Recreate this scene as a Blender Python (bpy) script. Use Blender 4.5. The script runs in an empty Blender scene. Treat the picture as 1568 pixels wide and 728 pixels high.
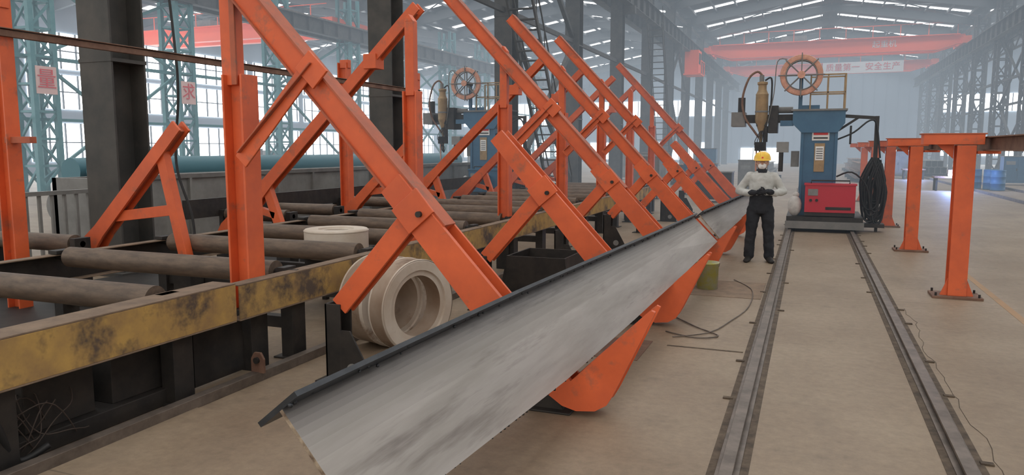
import bpy, math, random
from mathutils import Vector, Matrix
random.seed(7)
scene = bpy.context.scene
scene.view_settings.view_transform = 'Standard'
scene.view_settings.look = 'None'
scene.view_settings.exposure = 0.12
COL = scene.collection

# ------------------------------------------------------------------ materials
def mat(name, c, rough=0.6, metal=0.0, c2=None, scale=3.0, bump=0.0, c3=None, sc3=0.7, t3=0.62, stretch=None, detail=4):
    m = bpy.data.materials.new(name); m.use_nodes = True
    nt = m.node_tree; N = nt.nodes; L = nt.links
    b = N['Principled BSDF']
    b.inputs['Roughness'].default_value = rough
    b.inputs['Metallic'].default_value = metal
    b.inputs['Base Color'].default_value = (*c, 1)
    if c2 or bump or c3:
        tc = N.new('ShaderNodeTexCoord'); mp = N.new('ShaderNodeMapping')
        L.new(tc.outputs['Object'], mp.inputs['Vector'])
        if stretch: mp.inputs['Scale'].default_value = stretch
        n = N.new('ShaderNodeTexNoise'); n.inputs['Scale'].default_value = scale; n.inputs['Detail'].default_value = detail
        n.inputs['Roughness'].default_value = 0.65
        L.new(mp.outputs[0], n.inputs['Vector'])
        out = None
        if c2:
            r = N.new('ShaderNodeValToRGB')
            r.color_ramp.elements[0].position = 0.35; r.color_ramp.elements[1].position = 0.68
            r.color_ramp.elements[0].color = (*c, 1); r.color_ramp.elements[1].color = (*c2, 1)
            L.new(n.outputs['Fac'], r.inputs['Fac']); out = r.outputs['Color']
        if c3:
            n3 = N.new('ShaderNodeTexNoise'); n3.inputs['Scale'].default_value = sc3; n3.inputs['Detail'].default_value = 5
            n3.inputs['Roughness'].default_value = 0.7
            L.new(mp.outputs[0], n3.inputs['Vector'])
            r3 = N.new('ShaderNodeValToRGB')
            r3.color_ramp.elements[0].position = t3 - 0.07; r3.color_ramp.elements[1].position = t3 + 0.07
            r3.color_ramp.elements[0].color = (0, 0, 0, 1); r3.color_ramp.elements[1].color = (1, 1, 1, 1)
            L.new(n3.outputs['Fac'], r3.inputs['Fac'])
            mx = N.new('ShaderNodeMixRGB'); mx.inputs['Color2'].default_value = (*c3, 1)
            if out: L.new(out, mx.inputs['Color1'])
            else: mx.inputs['Color1'].default_value = (*c, 1)
            L.new(r3.outputs['Color'], mx.inputs['Fac']); out = mx.outputs['Color']
        if out: L.new(out, b.inputs['Base Color'])
        if bump:
            bp = N.new('ShaderNodeBump'); bp.inputs['Strength'].default_value = bump; bp.inputs['Distance'].default_value = 0.01
            L.new(n.outputs['Fac'], bp.inputs['Height']); L.new(bp.outputs[0], b.inputs['Normal'])
    return m

def emis(name, c, s):
    m = bpy.data.materials.new(name); m.use_nodes = True
    nt = m.node_tree; nt.nodes.clear()
    e = nt.nodes.new('ShaderNodeEmission'); e.inputs[0].default_value = (*c, 1); e.inputs[1].default_value = s
    o = nt.nodes.new('ShaderNodeOutputMaterial'); nt.links.new(e.outputs[0], o.inputs[0])
    return m

M = {}
M['orange'] = mat('painted_orange', (0.68, 0.12, 0.034), 0.5, 0, (0.53, 0.092, 0.03), 2.5, 0, (0.32, 0.10, 0.055), 3.5, 0.64)
M['orange2'] = mat('painted_orange_dusty', (0.44, 0.105, 0.048), 0.65, 0, (0.30, 0.082, 0.045), 4, 0, (0.2, 0.10, 0.07), 5, 0.62)
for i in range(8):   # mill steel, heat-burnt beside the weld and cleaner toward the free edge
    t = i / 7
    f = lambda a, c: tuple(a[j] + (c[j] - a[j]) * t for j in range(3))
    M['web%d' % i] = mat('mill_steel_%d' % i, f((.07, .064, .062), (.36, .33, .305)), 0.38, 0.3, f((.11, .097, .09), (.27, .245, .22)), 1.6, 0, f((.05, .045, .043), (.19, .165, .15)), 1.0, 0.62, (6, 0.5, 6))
M['webedge'] = mat('cut_edge_rust', (0.42, 0.34, 0.25), 0.7, 0.2, (0.12, 0.08, 0.055), 20)
M['flange'] = mat('blue_black_steel', (0.020, 0.023, 0.028), 0.4, 0.4, (0.042, 0.047, 0.055), 6)
M['roller'] = mat('rusty_roller', (0.095, 0.07, 0.055), 0.6, 0.3, (0.175, 0.125, 0.09), 5, 0.05, None, 1, .6, (1, 4, 4))
M['yellow'] = mat('worn_yellow_paint', (0.45, 0.28, 0.08), 0.7, 0, (0.27, 0.165, 0.07), 4, 0.1, (0.085, 0.06, 0.045), 2.2, 0.55)
M['dusttop'] = mat('dusty_top', (0.22, 0.155, 0.105), 0.9, 0, (0.14, 0.098, 0.07), 6, 0.2)
M['black'] = mat('black_steel', (0.015, 0.014, 0.014), 0.6, 0.2, (0.036, 0.03, 0.026), 5)
M['rail'] = mat('rail_steel', (0.10, 0.08, 0.066), 0.5, 0.4, (0.19, 0.155, 0.13), 6)
M['groove'] = mat('rail_groove_dirt', (0.05, 0.036, 0.026), 0.9, 0, (0.13, 0.095, 0.065), 9, 0.2)
M['column'] = mat('column_grey', (0.040, 0.040, 0.038), 0.7, 0, (0.072, 0.065, 0.058), 2)
M['teal'] = mat('teal_paint', (0.06, 0.20, 0.215), 0.6, 0, (0.10, 0.24, 0.25), 2)
M['truss'] = mat('truss_grey', (0.04, 0.043, 0.047), 0.7)
M['roof'] = mat('roof_sheet', (0.04, 0.043, 0.047), 0.8)
M['wall'] = mat('wall_sheet', (0.26, 0.31, 0.37), 0.8)
M['sky'] = emis('skylight_glow', (1.0, 0.985, 0.96), 8.5)
M['win'] = emis('window_daylight', (0.92, 0.97, 1.0), 7.0)
M['red'] = mat('crane_red', (0.95, 0.11, 0.03), 0.55, 0, (0.85, 0.11, 0.04), 1)
M['blue'] = mat('machine_blue', (0.025, 0.095, 0.18), 0.45, 0, (0.035, 0.12, 0.21), 3)
M['redbox'] = mat('power_source_red', (0.46, 0.012, 0.03), 0.4)
M['copper'] = mat('copper_wire', (0.58, 0.30, 0.21), 0.45, 0.3, (0.42, 0.20, 0.14), 14)
M['brass'] = mat('flux_hopper_tan', (0.36, 0.24, 0.12), 0.5, 0.3, (0.25, 0.17, 0.09), 5)
M['cable'] = mat('cable_rubber', (0.012, 0.012, 0.013), 0.6)
M['white'] = mat('white_paint', (0.72, 0.72, 0.70), 0.6)
M['ring'] = mat('dusty_white_ring', (0.58, 0.52, 0.45), 0.7, 0, (0.46, 0.38, 0.30), 2.5, 0.04, (0.19, 0.11, 0.065), 2.6, 0.64)
M['ringside'] = mat('ring_brown_side', (0.25, 0.17, 0.115), 0.7, 0.1, (0.40, 0.32, 0.25), 1.6, 0.04, (0.14, 0.085, 0.055), 2.0, 0.60)
M['grey'] = mat('machine_grey', (0.14, 0.14, 0.135), 0.6, 0, (0.20, 0.19, 0.18), 3)
M['lgrey'] = mat('light_grey_paint', (0.24, 0.24, 0.23), 0.65, 0, (0.17, 0.165, 0.16), 2)
M['tpipe'] = mat('teal_pipe', (0.05, 0.16, 0.20), 0.5)
M['rust'] = mat('rusty_steel', (0.12, 0.06, 0.04), 0.75, 0, (0.21, 0.12, 0.08), 4)
M['wire'] = mat('dark_wire', (0.05, 0.035, 0.028), 0.7)
M['stripe'] = mat('faded_floor_stripe', (0.36, 0.22, 0.125), 0.9, 0, (0.28, 0.20, 0.13), 3)
M['redtxt'] = mat('sign_red', (0.62, 0.03, 0.03), 0.6)
M['signbg'] = mat('sign_pink', (0.70, 0.45, 0.40), 0.7)
M['banner'] = mat('banner_white', (0.68, 0.66, 0.66), 0.7)
M['skin'] = mat('skin', (0.50, 0.28, 0.19), 0.55)
M['jacket'] = mat('jacket_grey', (0.48, 0.48, 0.46), 0.85, 0, (0.40, 0.40, 0.38), 9, 0.25)
M['navy'] = mat('dark_navy_cloth', (0.013, 0.015, 0.021), 0.85, 0, (0.021, 0.023, 0.029), 8, 0.3)
M['helmet'] = mat('helmet_yellow', (0.80, 0.50, 0.06), 0.3)
M['mask'] = mat('mask_white', (0.80, 0.80, 0.80), 0.8)
M['hair'] = mat('hair_black', (0.012, 0.01, 0.009), 0.7)
M['pail'] = mat('pail_label', (0.45, 0.42, 0.10), 0.5, 0, (0.40, 0.42, 0.36), 9)
M['drum'] = mat('drum_blue', (0.03, 0.13, 0.26), 0.5)
M['sack'] = mat('white_sack', (0.55, 0.53, 0.50), 0.9, 0, (0.42, 0.40, 0.38), 8, 0.4)
M['arc'] = emis('arc_flash', (0.35, 0.5, 1.0), 60)

def floor_mat():
    m = bpy.data.materials.new('dusty_concrete'); m.use_nodes = True
    nt = m.node_tree; N = nt.nodes; L = nt.links; b = N['Principled BSDF']
    b.inputs['Roughness'].default_value = 0.58
    tc = N.new('ShaderNodeTexCoord')
    def noise(s, d=4, r=.65, sc=(1, 1, 1)):
        mp = N.new('ShaderNodeMapping'); mp.inputs['Scale'].default_value = sc
        L.new(tc.outputs['Object'], mp.inputs['Vector'])
        n = N.new('ShaderNodeTexNoise'); n.inputs['Scale'].default_value = s; n.inputs['Detail'].default_value = d; n.inputs['Roughness'].default_value = r
        L.new(mp.outputs[0], n.inputs['Vector']); return n
    def ramp(src, p0, c0, p1, c1):
        r = N.new('ShaderNodeValToRGB'); e = r.color_ramp.elements
        e[0].position = p0; e[1].position = p1; e[0].color = (*c0, 1); e[1].color = (*c1, 1)
        L.new(src, r.inputs['Fac']); return r.outputs['Color']
    def mix(a, bcol, fac, mode='MIX'):
        x = N.new('ShaderNodeMixRGB'); x.blend_type = mode
        L.new(a, x.inputs['Color1'])
        if isinstance(bcol, tuple): x.inputs['Color2'].default_value = (*bcol, 1)
        else: L.new(bcol, x.inputs['Color2'])
        if isinstance(fac, float): x.inputs['Fac'].default_value = fac
        else: L.new(fac, x.inputs['Fac'])
        return x.outputs['Color']
    n1 = noise(0.55); base = ramp(n1.outputs['Fac'], .32, (0.20, 0.143, 0.094), .68, (0.285, 0.218, 0.152))
    n2 = noise(14, 5, .75); f2 = ramp(n2.outputs['Fac'], .3, (.78, .78, .78), .7, (1.10, 1.10, 1.10))
    col = mix(base, f2, 1.0, 'MULTIPLY')
    n3 = noise(1.7, 5, .7); f3 = ramp(n3.outputs['Fac'], .57, (0, 0, 0), .76, (.7, .7, .7))
    col = mix(col, (0.12, 0.088, 0.06), f3)
    n6 = noise(1.1, 4, .7, (1, .25, 1)); f6 = ramp(n6.outputs['Fac'], .55, (0, 0, 0), .78, (.55, .55, .55))
    col = mix(col, (0.12, 0.092, 0.066), f6)
    br = N.new('ShaderNodeTexBrick'); br.offset = 0; br.inputs['Scale'].default_value = 1
    br.inputs['Brick Width'].default_value = 9; br.inputs['Row Height'].default_value = 7
    br.inputs['Mortar Size'].default_value = 0.007; br.inputs['Color1'].default_value = (0, 0, 0, 1); br.inputs['Color2'].default_value = (0, 0, 0, 1)
    br.inputs['Mortar'].default_value = (.6, .6, .6, 1)
    mp = N.new('ShaderNodeMapping'); mp.inputs['Location'].default_value = (4.1, 4.2, 0)
    L.new(tc.outputs['Object'], mp.inputs['Vector']); L.new(mp.outputs[0], br.inputs['Vector'])
    col = mix(col, (0.10, 0.075, 0.052), br.outputs['Color'])
    L.new(col, b.inputs['Base Color'])
    bp = N.new('ShaderNodeBump'); bp.inputs['Strength'].default_value = .12; bp.inputs['Distance'].default_value = .01
    L.new(n2.outputs['Fac'], bp.inputs['Height']); L.new(bp.outputs[0], b.inputs['Normal'])
    return m
M['floor'] = floor_mat()

# ------------------------------------------------------------------ builder
class Bd:
    def __init__(s): s.v = []; s.f = []; s.m = []; s.s = []; s.mats = []; s.T = Matrix.Identity(4)
    def mi(s, k):
        if k not in s.mats: s.mats.append(k)
        return s.mats.index(k)
    def add(s, vs, fs, k, smooth=False):
        o = len(s.v); s.v += [tuple(s.T @ Vector(p)) for p in vs]
        i = s.mi(k)
        for f in fs:
            s.f.append(tuple(o + j for j in f)); s.m.append(i); s.s.append(smooth)
    def box(s, x0, x1, y0, y1, z0, z1, k):
        vs = [(x, y, z) for x in (x0, x1) for y in (y0, y1) for z in (z0, z1)]
        s.add(vs, [(0, 1, 3, 2), (4, 6, 7, 5), (0, 4, 5, 1), (2, 3, 7, 6), (0, 2, 6, 4), (1, 5, 7, 3)], k)
    def beam(s, p, q, w, h, k, up=(0, 0, 1)):
        p = Vector(p); q = Vector(q); a = (q - p).normalized(); u = Vector(up)
        if abs(a.dot(u)) > .98: u = Vector((0, 1, 0))
        sd = a.cross(u).normalized() * w / 2; uu = sd.cross(a).normalized() * h / 2
        vs = [tuple(e + i * sd + j * uu) for e in (p, q) for i in (-1, 1) for j in (-1, 1)]
        s.add(vs, [(0, 1, 3, 2), (4, 6, 7, 5), (0, 4, 5, 1), (2, 3, 7, 6), (0, 2, 6, 4), (1, 5, 7, 3)], k)
    def cyl(s, p, q, r, k, n=16, r2=None, caps=True):
        p = Vector(p); q = Vector(q); a = (q - p).normalized(); u = Vector((0, 0, 1)) if abs(a.z) < .9 else Vector((1, 0, 0))
        e1 = a.cross(u).normalized(); e2 = a.cross(e1); r2 = r if r2 is None else r2
        vs = []
        for c, rr in ((p, r), (q, r2)):
            for i in range(n):
                t = 2 * math.pi * i / n; vs.append(tuple(c + rr * (math.cos(t) * e1 + math.sin(t) * e2)))
        s.add(vs, [(i, (i + 1) % n, n + (i + 1) % n, n + i) for i in range(n)], k, True)
        if caps:
            s.add(vs[:n], [tuple(range(n))[::-1]], k); s.add(vs[n:], [tuple(range(n))], k)
    def prism(s, poly, y0, y1, k, k2=None):
        n = len(poly); vs = [(x, y0, z) for x, z in poly] + [(x, y1, z) for x, z in poly]
        s.add(vs, [tuple(range(n)), tuple(range(n, 2 * n))[::-1]], k)
        s.add(vs, [(i, n + i, n + (i + 1) % n, (i + 1) % n) for i in range(n)], k2 or k)
    def rev(s, c, axis, prof, k, n=32, smooth=True, closed=False):
        c = Vector(c); a = Vector(axis).normalized(); u = Vector((0, 0, 1)) if abs(a.z) < .9 else Vector((1, 0, 0))
        e1 = a.cross(u).normalized(); e2 = a.cross(e1); vs = []
        for (r, h) in prof:
            for i in range(n):
                t = 2 * math.pi * i / n; vs.append(tuple(c + a * h + r * (math.cos(t) * e1 + math.sin(t) * e2)))
        m = len(prof); fs = []
        for j in range(m if closed else m - 1):
            for i in range(n):
                fs.append((j * n + i, j * n + (i + 1) % n, ((j + 1) % m) * n + (i + 1) % n, ((j + 1) % m) * n + i))
        s.add(vs, fs, k, smooth)
    def tube(s, pts, r, k, n=8):
        pts = [Vector(p) for p in pts]; vs = []; e1 = None
        for i, p in enumerate(pts):
            a = (pts[min(i + 1, len(pts) - 1)] - pts[max(i - 1, 0)]).normalized()
            if e1 is None:
                u = Vector((0, 0, 1)) if abs(a.z) < .9 else Vector((1, 0, 0)); e1 = a.cross(u).normalized()
            else: e1 = (e1 - a * e1.dot(a)).normalized()
            e2 = a.cross(e1)
            for j in range(n):
                t = 2 * math.pi * j / n; vs.append(tuple(p + r * (math.cos(t) * e1 + math.sin(t) * e2)))
        fs = [(i * n + j, i * n + (j + 1) % n, (i + 1) * n + (j + 1) % n, (i + 1) * n + j) for i in range(len(pts) - 1) for j in range(n)]
        s.add(vs, fs, k, True); s.add(vs[:n], [tuple(range(n))[::-1]], k); s.add(vs[-n:], [tuple(range(n))], k)
    def ibeam(s, p, q, h, w, t, k, up=(0, 0, 1)):
        p = Vector(p); q = Vector(q); a = (q - p).normalized(); u = Vector(up)
        sd = a.cross(u).normalized(); uu = sd.cross(a).normalized()
        s.beam(p + uu * (h - t) / 2, q + uu * (h - t) / 2, w, t, k, up); s.beam(p - uu * (h - t) / 2, q - uu * (h - t) / 2, w, t, k, up)
        s.beam(p, q, t, h - 2 * t, k, up)
    def ball(s, c, r, k, n=12, sc=(1, 1, 1)):
        vs = []; m = n // 2
        for j in range(1, m):
            ph = math.pi * j / m
            for i in range(n):
                t = 2 * math.pi * i / n
                vs.append((c[0] + r * sc[0] * math.sin(ph) * math.cos(t), c[1] + r * sc[1] * math.sin(ph) * math.sin(t), c[2] + r * sc[2] * math.cos(ph)))
        top = len(vs); vs.append((c[0], c[1], c[2] + r * sc[2])); vs.append((c[0], c[1], c[2] - r * sc[2]))
        fs = [(j * n + i, (j + 1) * n + i, (j + 1) * n + (i + 1) % n, j * n + (i + 1) % n) for j in range(m - 2) for i in range(n)]
        fs += [(top, i, (i + 1) % n) for i in range(n)] + [(top + 1, (m - 2) * n + (i + 1) % n, (m - 2) * n + i) for i in range(n)]
        s.add(vs, fs, k, True)
    def make(s, name, bevel=0, parent=None):
        me = bpy.data.meshes.new(name); me.from_pydata(s.v, [], s.f)
        for k in s.mats: me.materials.append(M[k])
        me.polygons.foreach_set('material_index', s.m); me.polygons.foreach_set('use_smooth', s.s); me.update()
        o = bpy.data.objects.new(name, me); COL.objects.link(o)
        if bevel:
            b = o.modifiers.new('bevel', 'BEVEL'); b.width = bevel; b.segments = 2; b.limit_method = 'ANGLE'; b.angle_limit = math.radians(40)
        if parent: o.parent = parent
        return o

def text(txt, loc, rot, size, k, name, parent=None):
    c = bpy.data.curves.new(name, 'FONT'); c.body = txt; c.size = size; c.align_x = 'CENTER'; c.align_y = 'CENTER'; c.extrude = 0.005
    o = bpy.data.objects.new(name, c); COL.objects.link(o); o.location = loc; o.rotation_euler = rot
    c.materials.append(M[k])
    if parent: o.parent = parent
    return o
def smooth_path(pts, n=8):
    P = [Vector(p) for p in pts]; out = []
    for i in range(len(P) - 1):
        p0 = P[max(i - 1, 0)]; p1 = P[i]; p2 = P[i + 1]; p3 = P[min(i + 2, len(P) - 1)]
        for j in range(n):
            t = j / n; out.append(.5 * ((2 * p1) + (p2 - p0) * t + (2 * p0 - 5 * p1 + 4 * p2 - p3) * t * t + (3 * p1 - p0 - 3 * p2 + p3) * t ** 3))
    return out + [P[-1]]

# ------------------------------------------------------------------ building
ROWS = [-49.5, -29.4, -9.3, 11.5, 31.5]
Y0, Y1 = -10.0, 100.0
b = Bd(); b.box(-49.6, 31.6, Y0, Y1 + .2, -0.2, 0, 'floor'); b.make('floor')
EZ, RZ = 12.0, 13.8
b = Bd(); bs = Bd(); tr = Bd()
for i in range(4):
    x0, x1 = ROWS[i], ROWS[i + 1]; xm = (x0 + x1) / 2
    for (xa, za, xb, zb) in ((x0, EZ, xm, RZ), (xm, RZ, x1, EZ)):
        b.add([(xa, Y0, za), (xb, Y0, zb), (xb, Y1, zb), (xa, Y1, za)], [(0, 1, 2, 3)], 'roof')
        y = Y0 + 1.5
        while y < Y1 - 2:
            p = lambda f: (xa + (xb - xa) * f, za + (zb - za) * f - .04)
            bs.add([(p(.06)[0], y, p(.06)[1]), (p(.94)[0], y, p(.94)[1]), (p(.94)[0], y + .65, p(.94)[1]), (p(.06)[0], y + .65, p(.06)[1])], [(0, 3, 2, 1)], 'sky')
            y += 3.75
        for j in range(7):
            f = (j + .5) / 7; px, pz = xa + (xb - xa) * f, za + (zb - za) * f - .2
            tr.beam((px, Y0, pz), (px, Y1, pz), .08, .2, 'truss')
    k = 0; y = .57
    while y < Y1:
        for (xa, za, xb, zb) in ((x0, EZ, xm, RZ), (xm, RZ, x1, EZ)):
            tr.beam((xa, y, za - .5), (xb, y, zb - .5), .25, .65, 'truss')
            if k % 2 == 0 and y + 7.5 < Y1:
                tr.beam((xa, y, za - .4), (xb, y + 7.5, zb - .4), .07, .07, 'truss'); tr.beam((xb, y, zb - .4), (xa, y + 7.5, za - .4), .07, .07, 'truss')
        y += 7.5; k += 1
b.make('ceiling'); bs.make('window_skylights'); tr.make('roof_trusses')

w = Bd(); w.box(ROWS[0], ROWS[4], Y1, Y1 + .2, 0, RZ, 'wall')
x = ROWS[0]
while x < ROWS[4] - .5:
    w.box(x, x + .06, Y1 - .06, Y1, 0, RZ - .3, 'wall'); x += 1.25
w.make('wall_far')
w = Bd(); w.box(-49.7, -49.5, Y0, Y1, 0, EZ, 'wall'); w.make('wall_left')
w = Bd(); w.box(31.5, 31.7, Y0, Y1, 0, EZ, 'wall'); w.make('wall_right')
w = Bd(); y = Y0 + 1
while y < Y1 - 7:
    for z0, z1 in ((0.9, 3.6), (4.6, 7.0), (7.4, 9.9)):
        w.box(-49.5, -49.42, y, y + 6.6, z0, z1, 'win')
        for j in range(6): w.box(-49.42, -49.3, y + j * 1.24, y + j * 1.24 + .08, z0, z1, 'truss')
        w.box(-49.42, -49.3, y, y + 6.6, (z0 + z1) / 2 - .04, (z0 + z1) / 2 + .04, 'truss')
    y += 7.5
w.make('window_left_bands')
w = Bd()
for (xa, xb, z0, z1) in ((-8.3, -3.6, 0.0, 1.9), (8.4, 10.8, 0.1, 1.9), (-28, -22, .4, 2.6), (-20, -12, .4, 2.6), (-47, -32, .6, 3), (-47, -32, 5, 8), (-28, -11, 6, 8), (14, 29, 1, 3.2), (14, 29, 6, 8)):
    w.box(xa, xb, Y1 - .1, Y1 - .02, z0, z1, 'win')
    n = max(2, int((xb - xa) / 1.3))
    for j in range(n + 1):
        xx = xa + (xb - xa) * j / n; w.box(xx - .05, xx + .05, Y1 - .16, Y1 - .1, z0, z1, 'truss')
w.make('window_far_bands')
w = Bd(); y = 20
while y < Y1 - 7:
    w.box(31.4, 31.48, y, y + 6, 1, 3.2, 'win'); w.box(31.4, 31.48, y, y + 6, 6, 8, 'win')
    for j in range(6): w.box(31.3, 31.4, y + j * 1.2, y + j * 1.2 + .08, 1, 8, 'truss')
    y += 7.5
w.make('window_right_bands')

COLY = [8.07 + 7.5 * i for i in range(-1, 12)]
b = Bd(); x = -9.3
for y in COLY:
    b.box(x - .3, x + .3, y - .29, y - .26, 0, EZ - .3, 'column'); b.box(x - .3, x + .3, y + .26, y + .29, 0, EZ - .3, 'column')
    b.box(x - .02, x + .02, y - .26, y + .26, 0, EZ - .3, 'column')
    b.box(x - .29, x - .25, y - .26, y + .26, 0, EZ - .3, 'column')
    b.box(x - .4, x + .4, y - .4, y + .4, 0, .05, 'column')
    b.box(x + .2, x + .9, y - .15, y + .15, 8.5, 8.9, 'column')
    for z in (3, 6): b.box(x - .31, x + .31, y - .3, y + .3, z, z + .05, 'column')
b.make('steel_columns')
b = Bd()
for x in (-8.7, -9.9, 10.9, 12.1, -28.8, -30.0):
    b.ibeam((x, Y0 + 2, 9.35), (x, Y1 - .5, 9.35), .9, .4, .04, 'column')
    b.box(x - .05, x + .05, Y0 + 2, Y1 - .5, 9.8, 9.92, 'rail')
    y = Y0 + 4
    while y < Y1 - 2: b.box(x - .18, x + .18, y, y + .03, 8.95, 9.75, 'column'); y += 1.5
for x in (-9.3, 11.5):
    b.beam((x, Y0 + 2, 11.3), (x, Y1 - .5, 11.3), .15, .25, 'column')
    b.beam((x, Y0 + 2, 6.2), (x, Y1 - .5, 6.2), .12, .16, 'column')
b.make('crane_runway_girders')

def lattice(B, x, y, z0, z1, wx, wy, k, c=.11, step=1.0, t=.05):
    P = [(x - wx / 2, y - wy / 2), (x + wx / 2, y - wy / 2), (x + wx / 2, y + wy / 2), (x - wx / 2, y + wy / 2)]
    for p in P: B.box(p[0] - c / 2, p[0] + c / 2, p[1] - c / 2, p[1] + c / 2, z0, z1, k)
    z = z0; i = 0
    while z + step <= z1:
        for j in range(4):
            a, d = P[j], P[(j + 1) % 4]
            if i % 2: a, d = d, a
            B.beam((a[0], a[1], z), (d[0], d[1], z + step), t, t, k)
            B.beam((a[0], a[1], z + step), (d[0], d[1], z + step), t, t, k)
        z += step; i += 1
b = Bd()
for i in range(-2, 10):
    lattice(b, -29.4, 21.8 + 7.5 * i, 0, EZ - .3, .95, .95, 'teal', .2, 1.1, .09)
for i in range(-1, 9):
    y = 21.8 + 7.5 * i
    if i % 2 == 0:
        b.beam((-29.4, y, .5), (-29.4, y + 7.5, 5.5), .12, .12, 'teal'); b.beam((-29.4, y + 7.5, .5), (-29.4, y, 5.5), .12, .12, 'teal')
        b.beam((-29.4, y, 5.5), (-29.4, y + 7.5, 9), .12, .12, 'teal'); b.beam((-29.4, y + 7.5, 5.5), (-29.4, y, 9), .12, .12, 'teal')
    b.beam((-29.4, y, 5.5), (-29.4, y + 7.5, 5.5), .15, .15, 'teal'); b.beam((-29.4, y, 3.0), (-29.4, y + 7.5, 3.0), .12, .12, 'teal')
b.make('teal_lattice_columns')
b = Bd()
for i in range(-2, 11):
    y = 21.8 + 7.5 * i
    lattice(b, 11.6, y, 0, EZ - .3, .7, 1.1, 'column', .16, 1.1, .08)
    for (a, d) in ((0.3, 4.6), (4.6, 8.9)):
        if i % 2 == 0:
            b.beam((11.6, y, a), (11.6, y + 7.5, d), .12, .12, 'column'); b.beam((11.6, y + 7.5, a), (11.6, y, d), .12, .12, 'column')
        b.beam((11.6, y, d), (11.6, y + 7.5, d), .12, .14, 'column')
y = 0
while y < Y1 - 2:
    b.beam((11.5, y, 9.9), (12.8, y + 1.2, 9.9), .07, .07, 'column'); b.beam((12.8, y + 1.2, 9.9), (11.5, y + 2.4, 9.9), .07, .07, 'column')
    b.beam((11.9, y, 8.2), (11.9, y + 1.2, 8.95), .07, .07, 'column'); b.beam((11.9, y + 1.2, 8.95), (11.9, y + 2.4, 8.2), .07, .07, 'column'); y += 2.4
b.beam((11.9, 0, 8.2), (11.9, Y1 - 1, 8.2), .12, .12, 'column')
b.make('lattice_columns')
b = Bd()
for (ya, yb) in ((23.07, 30.57), (53.07, 60.57)):
    for (a, d) in ((.3, 6.2), (6.2, 11.3)):
        b.beam((-9.3, ya, a), (-9.3, yb, d), .16, .16, 'column'); b.beam((-9.3, yb, a), (-9.3, ya, d), .16, .16, 'column')
b.make('column_cross_bracing')
def ladder(name, p, q, w, k, n):
    B = Bd(); p = Vector(p); q = Vector(q); sd = Vector((w / 2, 0, 0))
    B.beam(p - sd, q - sd, .06, .14, k); B.beam(p + sd, q + sd, .06, .14, k)
    for i in range(1, n):
        c = p.lerp(q, i / n); B.beam(c - sd, c + sd, .16, .04, k)
    for s_ in (-1, 1):
        B.beam(p + s_ * sd + Vector((0, 0, .9)), q + s_ * sd + Vector((0, 0, .9)), .04, .04, k)
        for i in range(0, n, 4):
            c = p.lerp(q, i / n) + s_ * sd; B.beam(c, c + Vector((0, 0, .9)), .03, .03, k)
    B.make(name)
ladder('access_stair', (-8.2, 25.5, 0), (-8.2, 21.0, 6.8), .8, 'column', 24)
ladder('access_stair', (-8.2, 20.8, 6.8), (-8.2, 24.0, 9.0), .8, 'column', 14)
ladder('access_stair', (-8.2, 46.0, 0), (-8.2, 42.0, 8.6), .8, 'column', 26)
b = Bd(); b.box(-8.95, -7.7, 57, 59, 7.2, 7.3, 'red'); b.box(-8.9, -7.9, 57.2, 58.8, 7.3, 9.0, 'red'); b.box(-7.9, -7.88, 57.4, 58.6, 8.0, 8.8, 'black')
for yy in (57, 58, 59): b.beam((-7.7, yy, 7.3), (-7.7, yy, 8.2), .05, .05, 'red')
b.beam((-7.7, 57, 8.2), (-7.7, 59, 8.2), .05, .05, 'red'); b.make('crane_cab')

def crane(name, xa, xb, y, z0, z1):
    B = Bd()
    for yy in (y, y + 1.9):
        B.prism([(xa, z1), (xb, z1), (xb, z0 + .55), (xb - 1.8, z0), (xa + 1.8, z0), (xa, z0 + .55)], yy, yy + .55, 'red')
    for xx in (xa, xb): B.box(xx - .3, xx + .3, y - .9, y + 3.4, z0 + .35, z0 + .9, 'red')
    for xx in (xa, xb):
        for yy in (y - .6, y + 3.1): B.cyl((xx - .1, yy, z0 + .35), (xx + .1, yy, z0 + .35), .25, 'black')
    B.box(xa + 6, xa + 8, y, y + 2.4, z1, z1 + .5, 'grey'); B.cyl((xa + 6.4, y + 1.2, z1 + .6), (xa + 7.6, y + 1.2, z1 + .6), .3, 'black')
    x = xa + 1
    while x < xb: B.beam((x, y - .35, z1), (x, y - .35, z1 + .9), .05, .05, 'red'); x += 2
    B.beam((xa + .5, y - .35, z1 + .9), (xb - .5, y - .35, z1 + .9), .05, .05, 'red')
    B.box(xa + .4, xb - .4, y - .4, y, z1 - .06, z1, 'red')
    return B.make(name)
c1 = crane('overhead_crane', -8.7, 10.9, 69, 9.6, 10.75)
text('起重机', (5.2, 68.98, 10.2), (math.pi / 2, 0, 0), .6, 'banner', 'crane_lettering', c1)
c2 = crane('overhead_crane', -8.7, 10.9, 85, 9.6, 10.5)
w = Bd(); w.box(0.8, 8.2, 84.5, 84.55, 9.4, 10.5, 'banner'); w.make('banner', parent=c2)
text('质量第一  安全生产', (4.5, 84.47, 9.95), (math.pi / 2, 0, 0), .8, 'redtxt', 'banner_lettering', c2)
crane('overhead_crane', -48.9, -30.1, 44, 9.6, 10.6)

for (y, ch) in ((21.8, '量'), (29.3, '求')):
    s = Bd(); s.box(-28.85, -28.8, y - .45, y + .45, 4.0, 5.1, 'signbg'); s.box(-28.93, -28.85, y - .4, y + .4, 4.45, 4.55, 'truss')
    o = s.make('quality_sign')
    text(ch, (-28.78, y, 4.55), (math.pi / 2, 0, math.pi / 2), .85, 'redtxt', 'lettering', o)

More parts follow.
